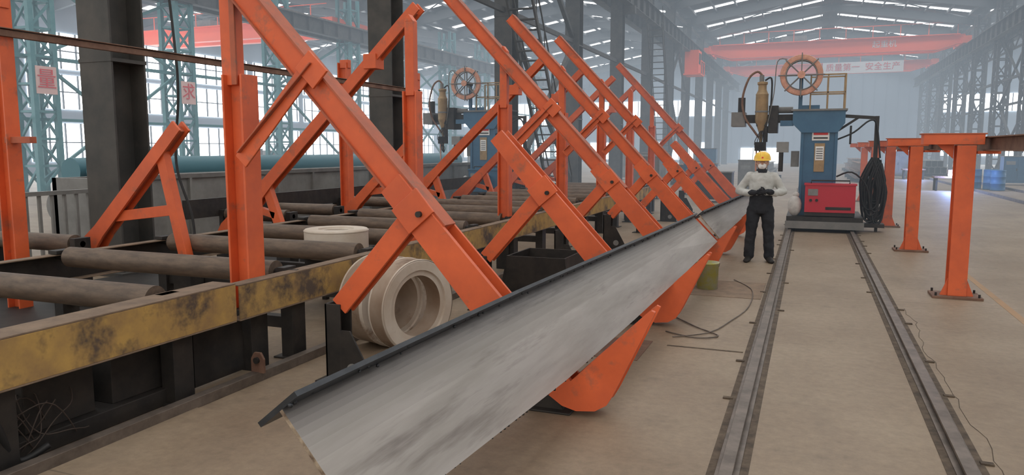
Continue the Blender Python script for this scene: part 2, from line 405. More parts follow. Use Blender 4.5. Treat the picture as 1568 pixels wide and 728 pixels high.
# ------------------------------------------------------------------ carriage rails
b = Bd()
for x in (-.354, .894):
    b.box(x - .11, x + .11, 1, 60, 0, .004, 'groove'); b.box(x - .065, x + .065, 1, 60, .004, .012, 'rail'); b.box(x - .014, x + .014, 1, 60, .012, .035, 'rail'); b.box(x - .036, x + .036, 1, 60, .035, .055, 'rail')
    y = 1.2
    while y < 40:
        s_ = random.choice((-1, 1)); xo = x + s_ * .125; b.box(xo - .035, xo + .035, y - .02, y + .02, 0, .012, 'groove')
        y += random.uniform(.7, 1.6)
b.make('carriage_rails', .004)
b = Bd()
for x in (6.6, 8.2): b.box(x - .05, x + .05, 12, 90, 0, .1, 'rail')
b.make('carriage_rails')
b = Bd()
random.seed(11)
for (xc, ya, yb) in ((1.07, 2.5, 9.5),):
    pts = []; y = ya; xx = xc
    while y < yb:
        pts.append((xx, y, .001)); y += random.uniform(.08, .2); xx = xc + (xx - xc) * .8 + random.uniform(-.03, .03)
    b.tube(pts, .0025, 'groove', 4)
b.make('floor_cracks')
b = Bd()
b.box(-1.15, -.48, 6.79, 6.82, 0, .004, 'groove'); b.box(-3.0, -.48, 9.34, 10.5, 0, .005, 'dusttop'); b.box(-3.0, -1.3, 6.2, 6.9, 0, .005, 'rust')
b.make('floor_steel_plate')
b = Bd(); b.box(2.12, 2.20, 2, 13, 0, .002, 'stripe'); b.make('floor_marking')

# ------------------------------------------------------------------ orange V racks
SL = .935
def U(z): return -1.90 - (z - .72) * SL
_l = math.hypot(SL, 1); NX, NZ = -1 / _l, -SL / _l
def rack(y, long=True, first=False):
    B = Bd(); zt = 4.25 if long else 2.02
    hi = [(U(zt), zt), (U(1.25), 1.25), (U(1.25) + NX * .17, 1.25 + NZ * .17), (U(zt) + NX * .15, zt + NZ * .15)]
    if long:
        B.prism(hi, y - .02, y + .10, 'orange')
        B.prism([(hi[0][0] + .010, hi[0][1] + .010), (hi[1][0] + .010, hi[1][1] + .010), hi[1], hi[0]], y - .045, y + .125, 'orange2')
        B.prism([hi[3], hi[2], (hi[2][0] - .010, hi[2][1] - .010), (hi[3][0] - .010, hi[3][1] - .010)], y - .045, y + .125, 'orange2')
        zp = 1.62
    else: zp = 2.0
    wp = .17 if not long else .2
    lo = [(U(zp), zp), (U(.72), .72), (-1.44, .24), (-.94, .735), (-.905, .765), (-.88, .755), (-1.15, .17), (-1.19, .10), (-1.27, .05), (-1.40, .035), (-1.50, .06), (-1.62, .14),
          (U(.72) + NX * .25, .72 + NZ * .25), (U(zp) + NX * wp, zp + NZ * wp)]
    B.prism(lo, y - .075, y - .035, 'orange')
    B.prism([(a, c) for a, c in lo], y + .115, y + .14, 'orange')
    for zz in (zp - .1, 1.0, .7):
        cx, cz = U(zz) + NX * .1, zz + NZ * .1
        B.box(cx - .03, cx + .03, y - .035, y + .115, cz - .03, cz + .03, 'orange2')
    B.box(-1.45, -1.25, y - .035, y + .115, .10, .13, 'orange2')
    cx, cz = U(1.42) + NX * .09, 1.42 + NZ * .09
    B.T = Matrix.Translation((cx, y - .09, cz)) @ Matrix.Rotation(math.radians(-40), 4, 'Y')
    B.box(-.13, .13, -.012, .012, -.11, .11, 'orange'); B.T = Matrix.Identity(4)
    B.cyl((cx + .06, y - .13, cz - .02), (cx + .06, y - .07, cz - .02), .022, 'black')
    B.beam((cx - .03, y - .03, cz - .03), (-3.30, y - .03, .60), .03, .15, 'orange'); B.beam((cx - .03, y + .07, cz - .03), (-3.30, y + .07, .60), .03, .15, 'orange')
    B.beam((cx - .1, y + .02, cz - .11), (-3.27, y + .02, .62), .09, .04, 'orange2')
    B.box(-3.42, -3.28, y - .06, y - .045, 0, .62, 'black'); B.box(-3.42, -3.28, y + .085, y + .10, 0, .62, 'black'); B.box(-3.42, -3.40, y - .06, y + .1, 0, .62, 'black')
    B.prism([(-3.28, 0), (-3.28, .42), (-3.2, .42), (-3.02, .1), (-3.02, 0)], y - .06, y - .045, 'black'); B.box(-3.5, -2.98, y - .1, y + .14, 0, .015, 'black')
    B.cyl((-3.18, y - .063, .12), (-3.18, y - .058, .12), .05, 'lgrey', 16)
    B.prism([(-1.80, 0), (-1.72, .20), (-1.60, .20), (-1.5, 0)], y - .03, y + .09, 'black'); B.box(-1.86, -1.44, y - .09, y + .15, 0, .015, 'black')
    px = -4.24
    B.box(px - .1, px + .1, y - .05, y + .15, 0, .5, 'black')
    if first:
        B.ibeam((px, y + .05, 0.5), (px, y + .05, 2.38), .2, .19, .02, 'orange', (1, 0, 0))
        B.box(px - .13, px + .0, y + .0, y + .11, 2.3, 3.7, 'orange'); B.box(px - .02, px + .03, y - .02, y, 2.3, 3.7, 'orange2')
    else:
        B.ibeam((px, y + .05, 0.5), (px, y + .05, 2.45), .18, .15, .02, 'orange', (1, 0, 0))
        B.box(px - .06, px + .05, y, y + .10, 2.4, 3.22, 'orange')
        B.prism([(px - .06, 3.22), (px + .05, 3.22), (px - .01, 3.3)], y, y + .1, 'orange')
    if long:
        z2 = 2.38
        B.beam((U(z2) - .06, y - .06, z2), (px + .08, y - .06, 1.70), .02, .13, 'orange'); B.beam((U(z2) - .0, y - .08, z2 + .05), (px + .08, y - .08, 1.77), .06, .012, 'orange2')
        cx, cz = U(z2) - .03, z2 - .02
        B.T = Matrix.Translation((cx, y - .075, cz)) @ Matrix.Rotation(math.radians(45), 4, 'Y'); B.box(-.11, .11, -.012, .012, -.06, .12, 'orange'); B.T = Matrix.Identity(4)
    return B.make('turning_rack', .004)
for i, (y, lg) in enumerate(((4.8, 1), (7.6, 0), (10.4, 1), (13.2, 1), (16.0, 1), (18.8, 0), (21.6, 1))):
    rack(y, bool(lg), i == 0)

def lrack(y, long):
    B = Bd()
    p, q = (Vector((-8.35, 0, .55)), Vector((-4.98, 0, 3.7))) if long else (Vector((-8.1, 0, .45)), Vector((-6.42, 0, 2.05)))
    a = (q - p).normalized(); n = Vector((a.z, 0, -a.x))
    f = lambda t, o: ((p + (q - p) * t + n * o).x, (p + (q - p) * t + n * o).z)
    B.prism([f(0, -.14), f(.25, -.08), f(1, -.07), f(1, .07), f(.25, .09), f(0, .17), f(-.08, .12), f(-.1, -.02)], y - .03, y + .0, 'orange')
    B.prism([f(0, -.14), f(.25, -.08), f(1, -.07), f(1, .07), f(.25, .09), f(0, .17), f(-.08, .12), f(-.1, -.02)], y + .10, y + .13, 'orange')
    B.prism([f(.1, -.04), f(.98, -.04), f(.98, .04), f(.1, .04)], y, y + .1, 'orange2')
    if long:
        B.beam((-7.62, y + .05, 1.28), (-7.28, y + .05, .35), .1, .14, 'orange', (1, 0, 0)); B.beam((-7.85, y + .05, .9), (-7.45, y + .05, .8), .1, .1, 'orange')
        B.box(-7.4, -7.15, y - .05, y + .15, 0, .36, 'black')
        B.box(-5.8, -5.6, y - .06, y + .16, 2.9, 3.1, 'orange')
    else:
        B.beam((-6.72, y + .05, 1.78), (-6.42, y + .05, .50), .1, .12, 'orange', (1, 0, 0)); B.beam((-7.45, y + .05, 1.02), (-6.6, y + .05, 1.12), .08, .12, 'orange')
        B.box(-6.55, -6.3, y - .05, y + .15, 0, .5, 'black')
    B.box(-8.5, -8.1, y - .1, y + .2, 0, .4, 'black'); B.cyl((-8.2, y - .08, .48), (-8.2, y + .18, .48), .06, 'rust')
    return B.make('turning_rack', .004)
for y, lg in ((6.35, 0), (9.15, 1), (11.75, 0), (14.6, 1), (17.3, 1), (20.0, 1), (22.8, 1)): lrack(y, lg)
b = Bd()
for i, y in enumerate((5.7, 12.2, 14.9)):
    b.ibeam((-8.2, y, 0), (-8.2, y, 3.4), .2, .16, .02, 'orange', (1, 0, 0))
    b.box(-8.26, -8.08, y - .05, y + .05, 3.3, 3.75 if i == 0 else 3.45, 'orange'); b.box(-8.4, -8.0, y - .2, y + .2, 0, .02, 'orange2')
b.box(-8.2, -7.8, 5.66, 5.74, 1.86, 1.93, 'orange2')
b.beam((-8.08, 2.5, 3.03), (-8.08, 15.0, 3.03), .06, .07, 'rust'); b.beam((-8.08, 2.5, 3.08), (-8.08, 15.0, 3.08), .10, .012, 'rust')
b.make('orange_side_guard', .004)

# ------------------------------------------------------------------ roller conveyor
def channel(B, x, y0, y1, z0, z1, side, fl=.1, face='yellow', topk='dusttop'):
    t = .012
    B.box(min(x, x + side * t), max(x, x + side * t), y0, y1, z0 + t, z1 - t, face)
    B.box(min(x, x + side * fl), max(x, x + side * fl), y0, y1, z1 - t, z1, topk); B.box(min(x, x + side * fl), max(x, x + side * fl), y0, y1, z0, z0 + t, topk)
b = Bd()
channel(b, -4.0, -.5, 4.44, .49, .79, -1, .22); channel(b, -4.02, 4.50, 12.4, .48, .765, -1, .12); channel(b, -4.02, 12.44, 22, .48, .765, -1, .12)
channel(b, -6.98, -.5, 22, .48, .76, 1, .12, 'black')
for k_ in range(0, 17):
    y = .05 + 1.3 * k_
    b.cyl((-6.78, y, .735), (-4.28, y, .735), .1, 'roller', 28)
    b.cyl((-6.95, y, .735), (-4.05, y, .735), .035, 'black', 12)
    b.box(-6.97, -6.85, y - .09, y + .09, .765, .80, 'black'); b.box(-4.21, -4.13, y - .08, y + .08, .66, .79, 'black')
    for xx in (-4.13, -6.9):
        b.box(xx - .06, xx + .06, y - .07, y + .11, 0, .48, 'black'); b.box(xx - .12, xx + .12, y - .11, y + .15, 0, .015, 'black')
    b.beam((-6.9, y + .02, .3), (-4.1, y + .02, .3), .1, .1, 'black')
b.make('roller_conveyor', .003)
b = Bd()
for y in (2.2, 4.1, 6.05, 9.8, 11.1, 13.2):
    b.cyl((-8.92, y, .73), (-7.72, y, .73), .1, 'roller', 24); b.cyl((-9.0, y, .73), (-7.6, y, .73), .035, 'black', 12)
    for xx in (-8.98, -7.64): b.box(xx - .04, xx + .04, y - .1, y + .1, 0, .8, 'black')
b.make('roller_conveyor', .003)
b = Bd()
for y in (3.15, 3.75):
    b.box(-4.75, -4.22, y - .25, y + .22, .12, .46, 'black'); b.cyl((-4.72, y, .3), (-5.2, y, .3), .13, 'black', 20)
    for j in range(6): b.cyl((-4.8 - j * .06, y, .3), (-4.82 - j * .06, y, .3), .15, 'black', 20)
b.box(-4.9, -4.15, 2.8, 4.1, 0, .12, 'black'); b.box(-4.24, -4.2, 4.15, 4.72, .02, .46, 'black'); b.box(-4.8, -4.2, 4.15, 4.2, .02, .46, 'black')
b.make('conveyor_gear_motor', .006)
b = Bd()
b.box(-3.98, -3.9, 1.2, 12, 0, .075, 'rail'); b.box(-4.1, -3.98, 1.2, 12, 0, .012, 'rail')
b.prism([(-3.98, .07), (-3.86, .07), (-3.86, .18), (-3.89, .23), (-3.95, .23), (-3.98, .18)], 4.55, 4.57, 'rust')
b.cyl((-3.92, 4.53, .17), (-3.92, 4.555, .17), .025, 'black'); b.make('floor_edge_channel', .003)
b = Bd(); b.box(-3.9, -2.4, 1.0, 3.9, 0, .008, 'floor'); b.make('floor_steel_plate')
b = Bd()
random.seed(3)
for j in range(8):
    pts = []; cx, cy = -4.24 + random.uniform(-.08, .08), 2.80 + random.uniform(-.2, .2); ph = random.uniform(0, 6); r0 = random.uniform(.10, .20)
    for i in range(40):
        t = i / 39 * 9 + ph
        pts.append((cx + r0 * math.cos(t) * .6, cy + r0 * math.sin(t) + i * .004, .20 + .13 * math.sin(t * 1.3 + j) + .04 * math.cos(3 * t)))
    b.tube(pts, .004, 'wire', 6)
b.tube(smooth_path([(-4.3, 2.2, .3), (-4.15, 2.4, .45), (-4.05, 2.6, .35), (-4.1, 2.75, .05), (-4.02, 2.9, .1)], 6), .02, 'cable')
b.make('tangled_wire')
b = Bd(); b.prism([(-4.4, 0), (-4.05, 0), (-4.05, .2), (-4.2, .32), (-4.4, .36)], 2.22, 2.3, 'black'); b.box(-4.45, -4.11, 2.1, 2.45, 0, .03, 'black'); b.cyl((-4.25, 2.19, .2), (-4.25, 2.33, .2), .07, 'rust')
b.make('bearing_bracket', .004)

# ------------------------------------------------------------------ T beams
def tbeam(name, secs):
    B = Bd(); t = .008
    P = []; F = []
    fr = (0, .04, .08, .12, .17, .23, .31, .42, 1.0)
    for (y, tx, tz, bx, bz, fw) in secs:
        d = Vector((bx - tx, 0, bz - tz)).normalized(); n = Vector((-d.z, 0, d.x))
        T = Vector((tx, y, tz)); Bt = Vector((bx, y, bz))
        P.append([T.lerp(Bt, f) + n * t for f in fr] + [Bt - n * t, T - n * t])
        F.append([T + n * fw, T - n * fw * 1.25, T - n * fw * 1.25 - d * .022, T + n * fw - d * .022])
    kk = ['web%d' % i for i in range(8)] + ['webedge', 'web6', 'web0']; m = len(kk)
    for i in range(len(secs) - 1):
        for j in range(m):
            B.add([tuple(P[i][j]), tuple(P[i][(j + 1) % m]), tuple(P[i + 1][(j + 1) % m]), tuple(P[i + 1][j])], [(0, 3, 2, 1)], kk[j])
        for j in range(4):
            B.add([tuple(F[i][j]), tuple(F[i][(j + 1) % 4]), tuple(F[i + 1][(j + 1) % 4]), tuple(F[i + 1][j])], [(0, 1, 2, 3)], 'flange')
    for e in (0, -1):
        B.add([tuple(p) for p in P[e]], [tuple(range(m))], 'webedge'); B.add([tuple(p) for p in F[e]], [(0, 1, 2, 3)], 'flange')
    for a, c in zip(secs[:-1], secs[1:]):
        L_ = c[0] - a[0]; nn = int(L_ / .05)
        for i in range(nn):
            f = i / nn; y = a[0] + L_ * f; x = a[1] + (c[1] - a[1]) * f; z = a[2] + (c[2] - a[2]) * f
            if random.random() < .5: B.ball((x + .02 + .03 * random.random(), y, z + .012 + .03 * random.random()), .006 + .005 * random.random(), 'flange', 6)
            x = a[3] + (c[3] - a[3]) * f; z = a[4] + (c[4] - a[4]) * f
            if y < 5 and random.random() < .4: B.ball((x, y, z), .004 + .007 * random.random(), 'black', 6)
    return B.make(name)
tbeam('steel_t_beam', [(2.2, -1.795, .83, -1.44, .40, .10), (4.4, -1.76, .83, -1.375, .345, .095), (6.0, -1.66, .845, -1.29, .40, .09), (8.2, -1.54, .855, -1.20, .47, .085), (10.3, -1.43, .87, -1.11, .56, .08)])
tbeam('steel_t_beam', [(10.75, -1.41, .87, -1.13, .55, .08), (13, -1.27, .885, -1.03, .63, .08), (15.6, -1.13, .90, -.95, .70, .075)])

# ------------------------------------------------------------------ rings, bins, pail
def ring(name, c, axis, R, r, h, mats=('ring', 'ringside')):
    B = Bd()
    B.rev(c, axis, [(R, -h / 2 + .012), (R, h / 2 - .012)], mats[1], 56); B.rev(c, axis, [(R, h / 2 - .012), (R - .012, h / 2), (r + .05, h / 2), (r + .045, h / 2 - .02), (r, h / 2 - .02)], mats[0], 56, False)
    B.rev(c, axis, [(r, h / 2 - .02), (r, -h / 2)], mats[1], 56); B.rev(c, axis, [(r, -h / 2), (R - .012, -h / 2), (R, -h / 2 + .012)], mats[0], 56, False)
    for hh in (-.46, .44): B.rev(c, axis, [(R, h * hh - .010), (R + .004, h * hh - .006), (R + .004, h * hh + .006), (R, h * hh + .010)], 'ring', 56)
    return B.make(name)
ring('forged_ring', (-3.25, 5.80, .418), (.945, -.33, 0), .412, .27, .20)
ring('forged_ring', (-3.60, 5.925, .415), (.945, -.33, 0), .410, .27, .33)
b = Bd(); b.box(-5.4, -4.6, 6.9, 7.5, .35, .38, 'black'); b.box(-5.3, -4.7, 7.0, 7.4, .38, .57, 'black')
for xx in (-5.35, -4.65):
    for yy in (6.95, 7.45): b.box(xx - .03, xx + .03, yy - .03, yy + .03, 0, .35, 'black')
b.make('coil_stand')
ring('wire_coil', (-5.0, 7.2, .735), (0, 0, 1), .36, .15, .32, ('ring', 'ring'))
b = Bd()
b.prism([(-3.6, .02), (-3.5, .46), (-2.75, .46), (-2.65, .02)], 8.7, 8.72, 'black'); b.prism([(-3.6, .02), (-3.5, .46), (-2.75, .46), (-2.65, .02)], 9.5, 9.52, 'black')
b.beam((-3.55, 9.1, 0), (-3.5, 9.1, .46), .02, .8, 'black', (0, 1, 0)); b.beam((-2.7, 9.1, 0), (-2.75, 9.1, .46), .02, .8, 'black', (0, 1, 0)); b.box(-3.58, -2.67, 8.7, 9.52, 0, .02, 'black')
b.make('scrap_bin', .003)
b = Bd(); b.rev((-1.17, 9.85, 0), (0, 0, 1), [(.001, .0), (.13, .0), (.14, .33), (.145, .33), (.145, .35), (.135, .35), (.125, .04), (.001, .04)], 'pail', 28)
b.tube([(-1.17 + .15 * math.cos(t), 9.85, .34 - .13 * math.sin(t)) for t in [i * math.pi / 12 for i in range(13)]], .004, 'rail'); b.make('paint_pail')
b = Bd()
b.tube(smooth_path([(-1.35, 8.1, .012), (-1.0, 7.6, .012), (-.75, 7.3, .012), (-.95, 7.15, .012), (-1.25, 7.3, .012)]), .007, 'rail', 6)
b.tube(smooth_path([(-.9, 10.6, .012), (-.62, 9.9, .012), (-.58, 8.8, .012), (-.7, 8.0, .012), (-.85, 7.4, .012), (-1.15, 7.1, .012)]), .006, 'rail', 6)
b.make('welding_cable')
b = Bd(); b.tube(smooth_path([(-8.7, 8.3, 9), (-8.68, 8.35, 6), (-8.4, 8.3, 3.6), (-8.25, 8.2, 2.6), (-8.3, 8.15, 1.6), (-8.1, 8.2, .8), (-8.0, 8.1, .05)]), .018, 'cable', 8); b.make('hanging_cable')

# ------------------------------------------------------------------ right side orange posts + rail
for i in range(1, 6):
    y = 5.9 + 4.5 * i; B = Bd(); x = 1.72
    B.ibeam((x, y, .03), (x, y, 1.84), .22, .2, .016, 'orange', (0, 1, 0))
    B.box(x - .10, x + .10, y - .122, y - .11, .03, 1.84, 'orange')
    B.box(x - .46, x + .18, y - .12, y + .12, 1.85, 1.98, 'orange'); B.box(x - .48, x + .2, y - .13, y + .13, 1.97, 1.985, 'orange2')
    B.prism([(x - .12, 1.85), (x - .3, 1.85), (x - .12, 1.68)], y - .01, y + .01, 'orange')
    for s_ in (-1, 1): B.prism([(x + s_ * .10, .03), (x + s_ * .18, .03), (x + s_ * .10, .24)], y - .09, y - .075, 'orange')
    B.box(x - .27, x + .27, y - .2, y + .2, 0, .03, 'rust')
    for sx in (-1, 1):
        for sy in (-1, 1): B.cyl((x + sx * .23, y + sy * .16, .03), (x + sx * .23, y + sy * .16, .07), .014, 'black', 8)
    B.make('orange_support_post', .004)
b = Bd()
b.ibeam((2.03, 2.5, 1.86), (1.9, 30, 1.86), .17, .15, .015, 'rust')
for i in range(1, 6):
    y = 5.9 + 4.5 * i; b.box(1.84, 2.08, y - .06, y + .06, 1.74, 1.775, 'orange')
b.make('side_rail_beam', .002)

# ------------------------------------------------------------------ column & boom welding machine
def welder(name, ox, oy, s, red=True):
    B = Bd(); B.T = Matrix.Translation((ox, oy, 0.0)) @ Matrix.Scale(s, 4)
    B.box(-.78, .75, .0, 1.9, .10, .34, 'black'); B.box(-.80, .77, -.02, .02, .08, .24, 'grey')
    for xx in (-.704, .544):
        for yy in (.3, 1.6): B.cyl((xx - .04, yy, .14), (xx + .04, yy, .14), .085, 'black', 20)
    B.box(-.55, .18, .45, 1.05, .34, 2.35, 'blue'); B.box(-.60, .23, .42, 1.08, .34, .45, 'blue')
    for xx in (-.55, .14): B.box(xx - .01, xx + .05, .42, .45, .45, 2.35, 'blue')
    B.prism([(-.55, 2.15), (-.74, 2.35), (-.74, 2.62), (.32, 2.62), (.32, 2.35), (.18, 2.15)], .38, 1.12, 'blue')
    B.box(-.78, .36, .34, 1.15, 2.62, 2.66, 'grey')
    B.box(-.33, .02, .43, .448, 1.98, 2.2, 'white'); B.box(-.30, -.01, .42, .43, 2.1, 2.17, 'redtxt'); B.box(-.30, -.01, .42, .43, 2.02, 2.05, 'black'); B.box(-.27, -.06, .43, .448, 1.3, 1.92, 'brass'); B.box(-.25, -.08, .42, .43, 1.55, 1.85, 'white')
    for j in range(5): B.box(-.23, -.1, .415, .42, 1.59 + j * .05, 1.605 + j * .05, 'black')
    k = 'redbox' if red else 'blue'
    B.box(-.42, .58, .0, .42, .44, 1.02, k); B.box(-.44, .60, -.02, .44, 1.02, 1.06, k); B.box(-.42, .58, .02, .40, .36, .44, 'black')
    B.box(-.36, -.16, -.012, 0, .80, .94, 'lgrey'); B.box(0.0, .5, -.01, 0, .5, .56, 'black'); B.cyl((-.3, -.03, .70), (-.3, -.01, .70), .03, 'black'); B.cyl((-.18, -.03, .70), (-.18, -.01, .70), .03, 'black')
    B.tube([(-.3, .1, 1.06), (-.3, .1, 1.12), (.46, .1, 1.12), (.46, .1, 1.06)], .015, 'black')
    B.ball((-.62, .18, .56), .17, 'sack', 14, (.85, .8, 1.35)); B.ball((-.60, .18, .80), .07, 'sack', 10, (1, .8, 1))
    c = (-.6, .25, 3.38)
    B.rev(c, (0, 1, 0), [(.43, -.05), (.44, 0), (.43, .05), (.33, .05), (.32, 0), (.33, -.05)], 'copper', 40, True, True)
    for sy in (-.07, .07):
        B.tube([(c[0] + .31 * math.cos(t), c[1] + sy, c[2] + .31 * math.sin(t)) for t in [i * math.pi / 16 for i in range(33)]], .012, 'grey', 6)
        for i in range(8):
            t = i * math.pi / 4; B.beam((c[0], c[1] + sy, c[2]), (c[0] + .47 * math.cos(t), c[1] + sy, c[2] + .47 * math.sin(t)), .02, .03, 'grey', (0, 1, 0))
    B.cyl((c[0], c[1] - .12, c[2]), (c[0], c[1] + .35, c[2]), .06, 'black'); B.cyl((c[0], c[1] - .14, c[2]), (c[0], c[1] - .1, c[2]), .08, 'copper')
    B.beam((c[0], .55, 2.6), (c[0], .55, 3.38), .08, .08, 'blue'); B.beam((c[0], .55, 2.7), (c[0] + .4, .55, 2.7), .06, .1, 'blue')
    B.box(-2.0, -.7, .55, .8, 2.38, 2.56, 'black'); B.box(-2.05, -1.75, .45, .9, 2.3, 2.62, 'grey'); B.box(-1.25, -1.05, .4, .9, 2.15, 2.75, 'black'); B.cyl((-1.85, .66, 2.6), (-1.85, .66, 2.95), .08, 'black')
    B.box(-1.0, -.72, .42, .55, 2.3, 2.42, 'blue'); B.cyl((-1.1, .66, 2.66), (-.75, .66, 2.66), .07, 'grey'); B.box(-1.5, -1.28, .35, .6, 2.3, 2.5, 'black')
    B.cyl((-.95, .3, 1.3), (-.95, .3, 1.72), .05, 'black'); B.box(-1.05, -.8, .25, .5, 1.72, 1.95, 'lgrey')
    hx, hy = -1.4, .42
    B.rev((hx, hy, 0), (0, 0, 1), [(.001, 2.0), (.035, 2.0), (.04, 2.15), (.13, 2.40), (.135, 2.44), (.135, 2.98), (.14, 3.0), (.12, 3.03), (.09, 3.1), (.09, 3.2), (.11, 3.22), (.11, 3.27), (.001, 3.29)], 'brass', 24)
    B.rev((hx, hy, 0), (0, 0, 1), [(.14, 2.6), (.145, 2.62), (.14, 2.64)], 'grey', 24)
    B.cyl((hx - .02, hy, 3.28), (hx - .02, hy, 3.42), .05, 'grey'); B.tube(smooth_path([(hx, hy, 3.4), (hx - .12, hy, 3.5), (hx - .3, hy, 3.35), (hx - .42, hy, 2.9), (hx - .35, hy, 2.5), (hx - .15, hy, 2.2), (hx - .04, hy, 2.05)], 4), .025, 'rust', 8)
    B.tube(smooth_path([(hx + .05, hy, 3.3), (hx + .18, hy, 3.35), (hx + .2, hy, 3.0), (hx + .18, hy, 2.5)], 4), .02, 'cable', 8)
    B.cyl((hx, hy, 1.55), (hx, hy, 2.05), .03, 'brass'); B.box(hx - .12, hx + .12, hy - .08, hy + .08, 1.75, 1.95, 'black'); B.cyl((hx - .08, hy, 1.3), (hx - .08, hy, 1.8), .018, 'copper'); B.cyl((hx + .1, hy, 1.95), (hx + .1, hy, 2.3), .05, 'black')
    for j in range(5): B.tube(smooth_path([(hx + .02 * j, hy - .05, 2.2), (hx - .12 + .05 * j, hy - .12, 1.9), (hx + .1 - .03 * j, hy - .1, 1.65), (hx + .02, hy, 1.5)], 4), .009, 'cable', 6)
    B.tube(smooth_path([(c[0] - .3, c[1], c[2] + .35), (c[0] - .5, c[1], c[2] + .3), (-1.15, .3, 3.0), (hx + .12, .4, 2.3), (hx, .4, 2.0)], 4), .012, 'grey', 6)
    for xx in (-.4, -.05, .3):
        for yy in (.5, 1.1): B.beam((xx, yy, 2.64), (xx, yy, 3.4), .03, .03, 'brass')
    for zz in (3.02, 3.4):
        for yy in (.5, 1.1): B.beam((-.4, yy, zz), (.3, yy, zz), .03, .03, 'brass')
        B.beam((.3, .5, zz), (.3, 1.1, zz), .03, .03, 'brass')
    B.beam((.2, .7, 2.52), (.95, .7, 2.46), .07, .07, 'black'); B.beam((.2, .7, 2.2), (.6, .7, 2.48), .05, .05, 'black'); B.box(.92, 1.0, .66, .74, 1.5, 2.5, 'black')
    B.beam((.45, .7, 2.3), (.45, .7, 1.9), .04, .08, 'black')
    for j in range(34):
        x0 = .86 + .24 * random.random(); y0_ = .55 + .3 * random.random(); zb = .10 + .6 * random.random(); wv = .04 + .17 * random.random()
        zt_ = 1.35 + .25 * random.random()
        B.tube(smooth_path([(x0, y0_, zt_), (x0 - wv * .6, y0_, zt_ - .25), (x0 - wv, y0_ + .04, (zt_ + zb) / 2), (x0 - wv * .7, y0_, zb + .1), (x0, y0_, zb), (x0 + wv * .7, y0_, zb + .12), (x0 + wv, y0_, (zt_ + zb) / 2), (x0 + wv * .5, y0_, zt_ - .2), (x0, y0_ + .02, zt_ + .02)], 3), .019, 'cable', 6)
    B.tube(smooth_path([(.18, .5, 2.0), (.5, .45, 2.15), (.8, .5, 2.4), (.95, .6, 2.3), (1.05, .6, 1.6)], 4), .02, 'cable', 6)
    B.tube(smooth_path([(.2, .4, 1.2), (.5, .3, 1.3), (.8, .4, 1.0), (.9, .5, .5)], 4), .02, 'cable', 6)
    B.box(.75, 1.2, .5, .9, .1, .18, 'black'); B.box(1.02, 1.08, .67, .73, 0, 1.5, 'black')
    B.box(-.75, -.58, .6, .9, 1.4, 1.75, 'lgrey')
    return B.make(name, .004)
welder('column_boom_welder', .35, 17.4, 1.0)
welder('column_boom_welder', -9.9 + .65, 21.0, 1.12, False)

# ------------------------------------------------------------------ background stuff
b = Bd(); b.box(-10.9, -10.8, 9.2, 24, 0, 1.3, 'lgrey'); b.box(-12.2, -12.1, 9.2, 24, 0, 1.3, 'lgrey'); b.box(-12.2, -10.8, 9.2, 9.3, 0, 1.3, 'lgrey')
b.box(-10.95, -10.75, 9.2, 24, 1.26, 1.34, 'grey')
for j in range(12): b.box(-10.8, -10.74, 9.6 + 1.25 * j, 9.66 + 1.25 * j, 0, 1.26, 'lgrey')
b.make('steel_trough')
b = Bd()
for j in range(34): b.box(-10.42, -10.38, 2.0 + .2 * j, 2.04 + .2 * j, .1, 1.15, 'lgrey')
for z in (.12, 1.15): b.box(-10.44, -10.36, 2, 8.7, z - .03, z + .03, 'lgrey')
for j in range(5): b.box(-10.44, -10.36, 2 + 1.67 * j, 2.08 + 1.67 * j, 0, 1.15, 'lgrey')
b.make('steel_fence')
b = Bd()
for x, z, r in ((-14.5, 1.3, .32), (-15.3, 1.3, .3), (-14.9, .5, .35), (-15.8, .5, .35), (-14.1, .45, .3)):
    b.cyl((x, 12, z), (x, 30, z), r, 'tpipe' if z > 1 else 'grey', 20)
for y in (13, 18, 24, 29): b.box(-16.3, -13.7, y - .1, y + .1, 0, .14, 'black')
b.make('pipe_stack')
b = Bd(); b.box(-9.0, -7.35, 2, 24, .0, .03, 'black'); b.beam((-9.05, 9, .85), (-9.05, 24, .85), .08, .3, 'black')
for y in (10, 13, 17, 21): b.box(-9.1, -9.0, y, y + .1, 0, .7, 'black')
b.make('cable_tray')
b = Bd()
b.box(-13.0, -11.4, 5.4, 7.4, 0, 1.1, 'lgrey'); b.box(-13.0, -11.4, 5.4, 7.4, 1.1, 1.15, 'grey'); b.cyl((-12.9, 6.0, 1.32), (-11.5, 6.0, 1.32), .17, 'ring'); b.cyl((-12.9, 6.6, 1.32), (-11.5, 6.6, 1.32), .17, 'ring'); b.box(-12.6, -12.0, 7.0, 7.3, 1.15, 1.75, 'grey')
for j in range(4): b.box(-11.4, -11.38, 5.5 + j * .5, 5.9 + j * .5, .1, 1.0, 'grey')
b.make('workbench')
def cabinet(x, y, w, d, h, k, name='control_cabinet'):
    B = Bd(); B.box(x, x + w, y, y + d, .1, h, k); B.box(x - .02, x + w + .02, y - .02, y + d + .02, h, h + .04, 'grey')
    B.box(x + .05, x + w / 2 - .02, y - .015, y, .2, h - .1, k); B.box(x + w / 2 + .02, x + w - .05, y - .015, y, .2, h - .1, k); B.box(x + w / 2 - .06, x + w / 2 - .03, y - .03, y, h * .5, h * .6, 'black')
    B.box(x + .1, x + w / 2 - .1, y - .02, y, h * .72, h * .85, 'lgrey')
    for xx in (x + .05, x + w - .1):
        for yy in (y + .05, y + d - .1): B.box(xx, xx + .05, yy, yy + .05, 0, .1, 'black')
    B.make(name)
random.seed(5)
for i in range(16):
    x = random.choice([random.uniform(-26, -23), random.uniform(-13, -11), random.uniform(-45, -32)]); y = 32 + i * 2.4
    cabinet(x, y, random.uniform(.8, 1.8), .8, random.uniform(1.1, 2.2), random.choice(['blue', 'lgrey', 'grey', 'teal']))
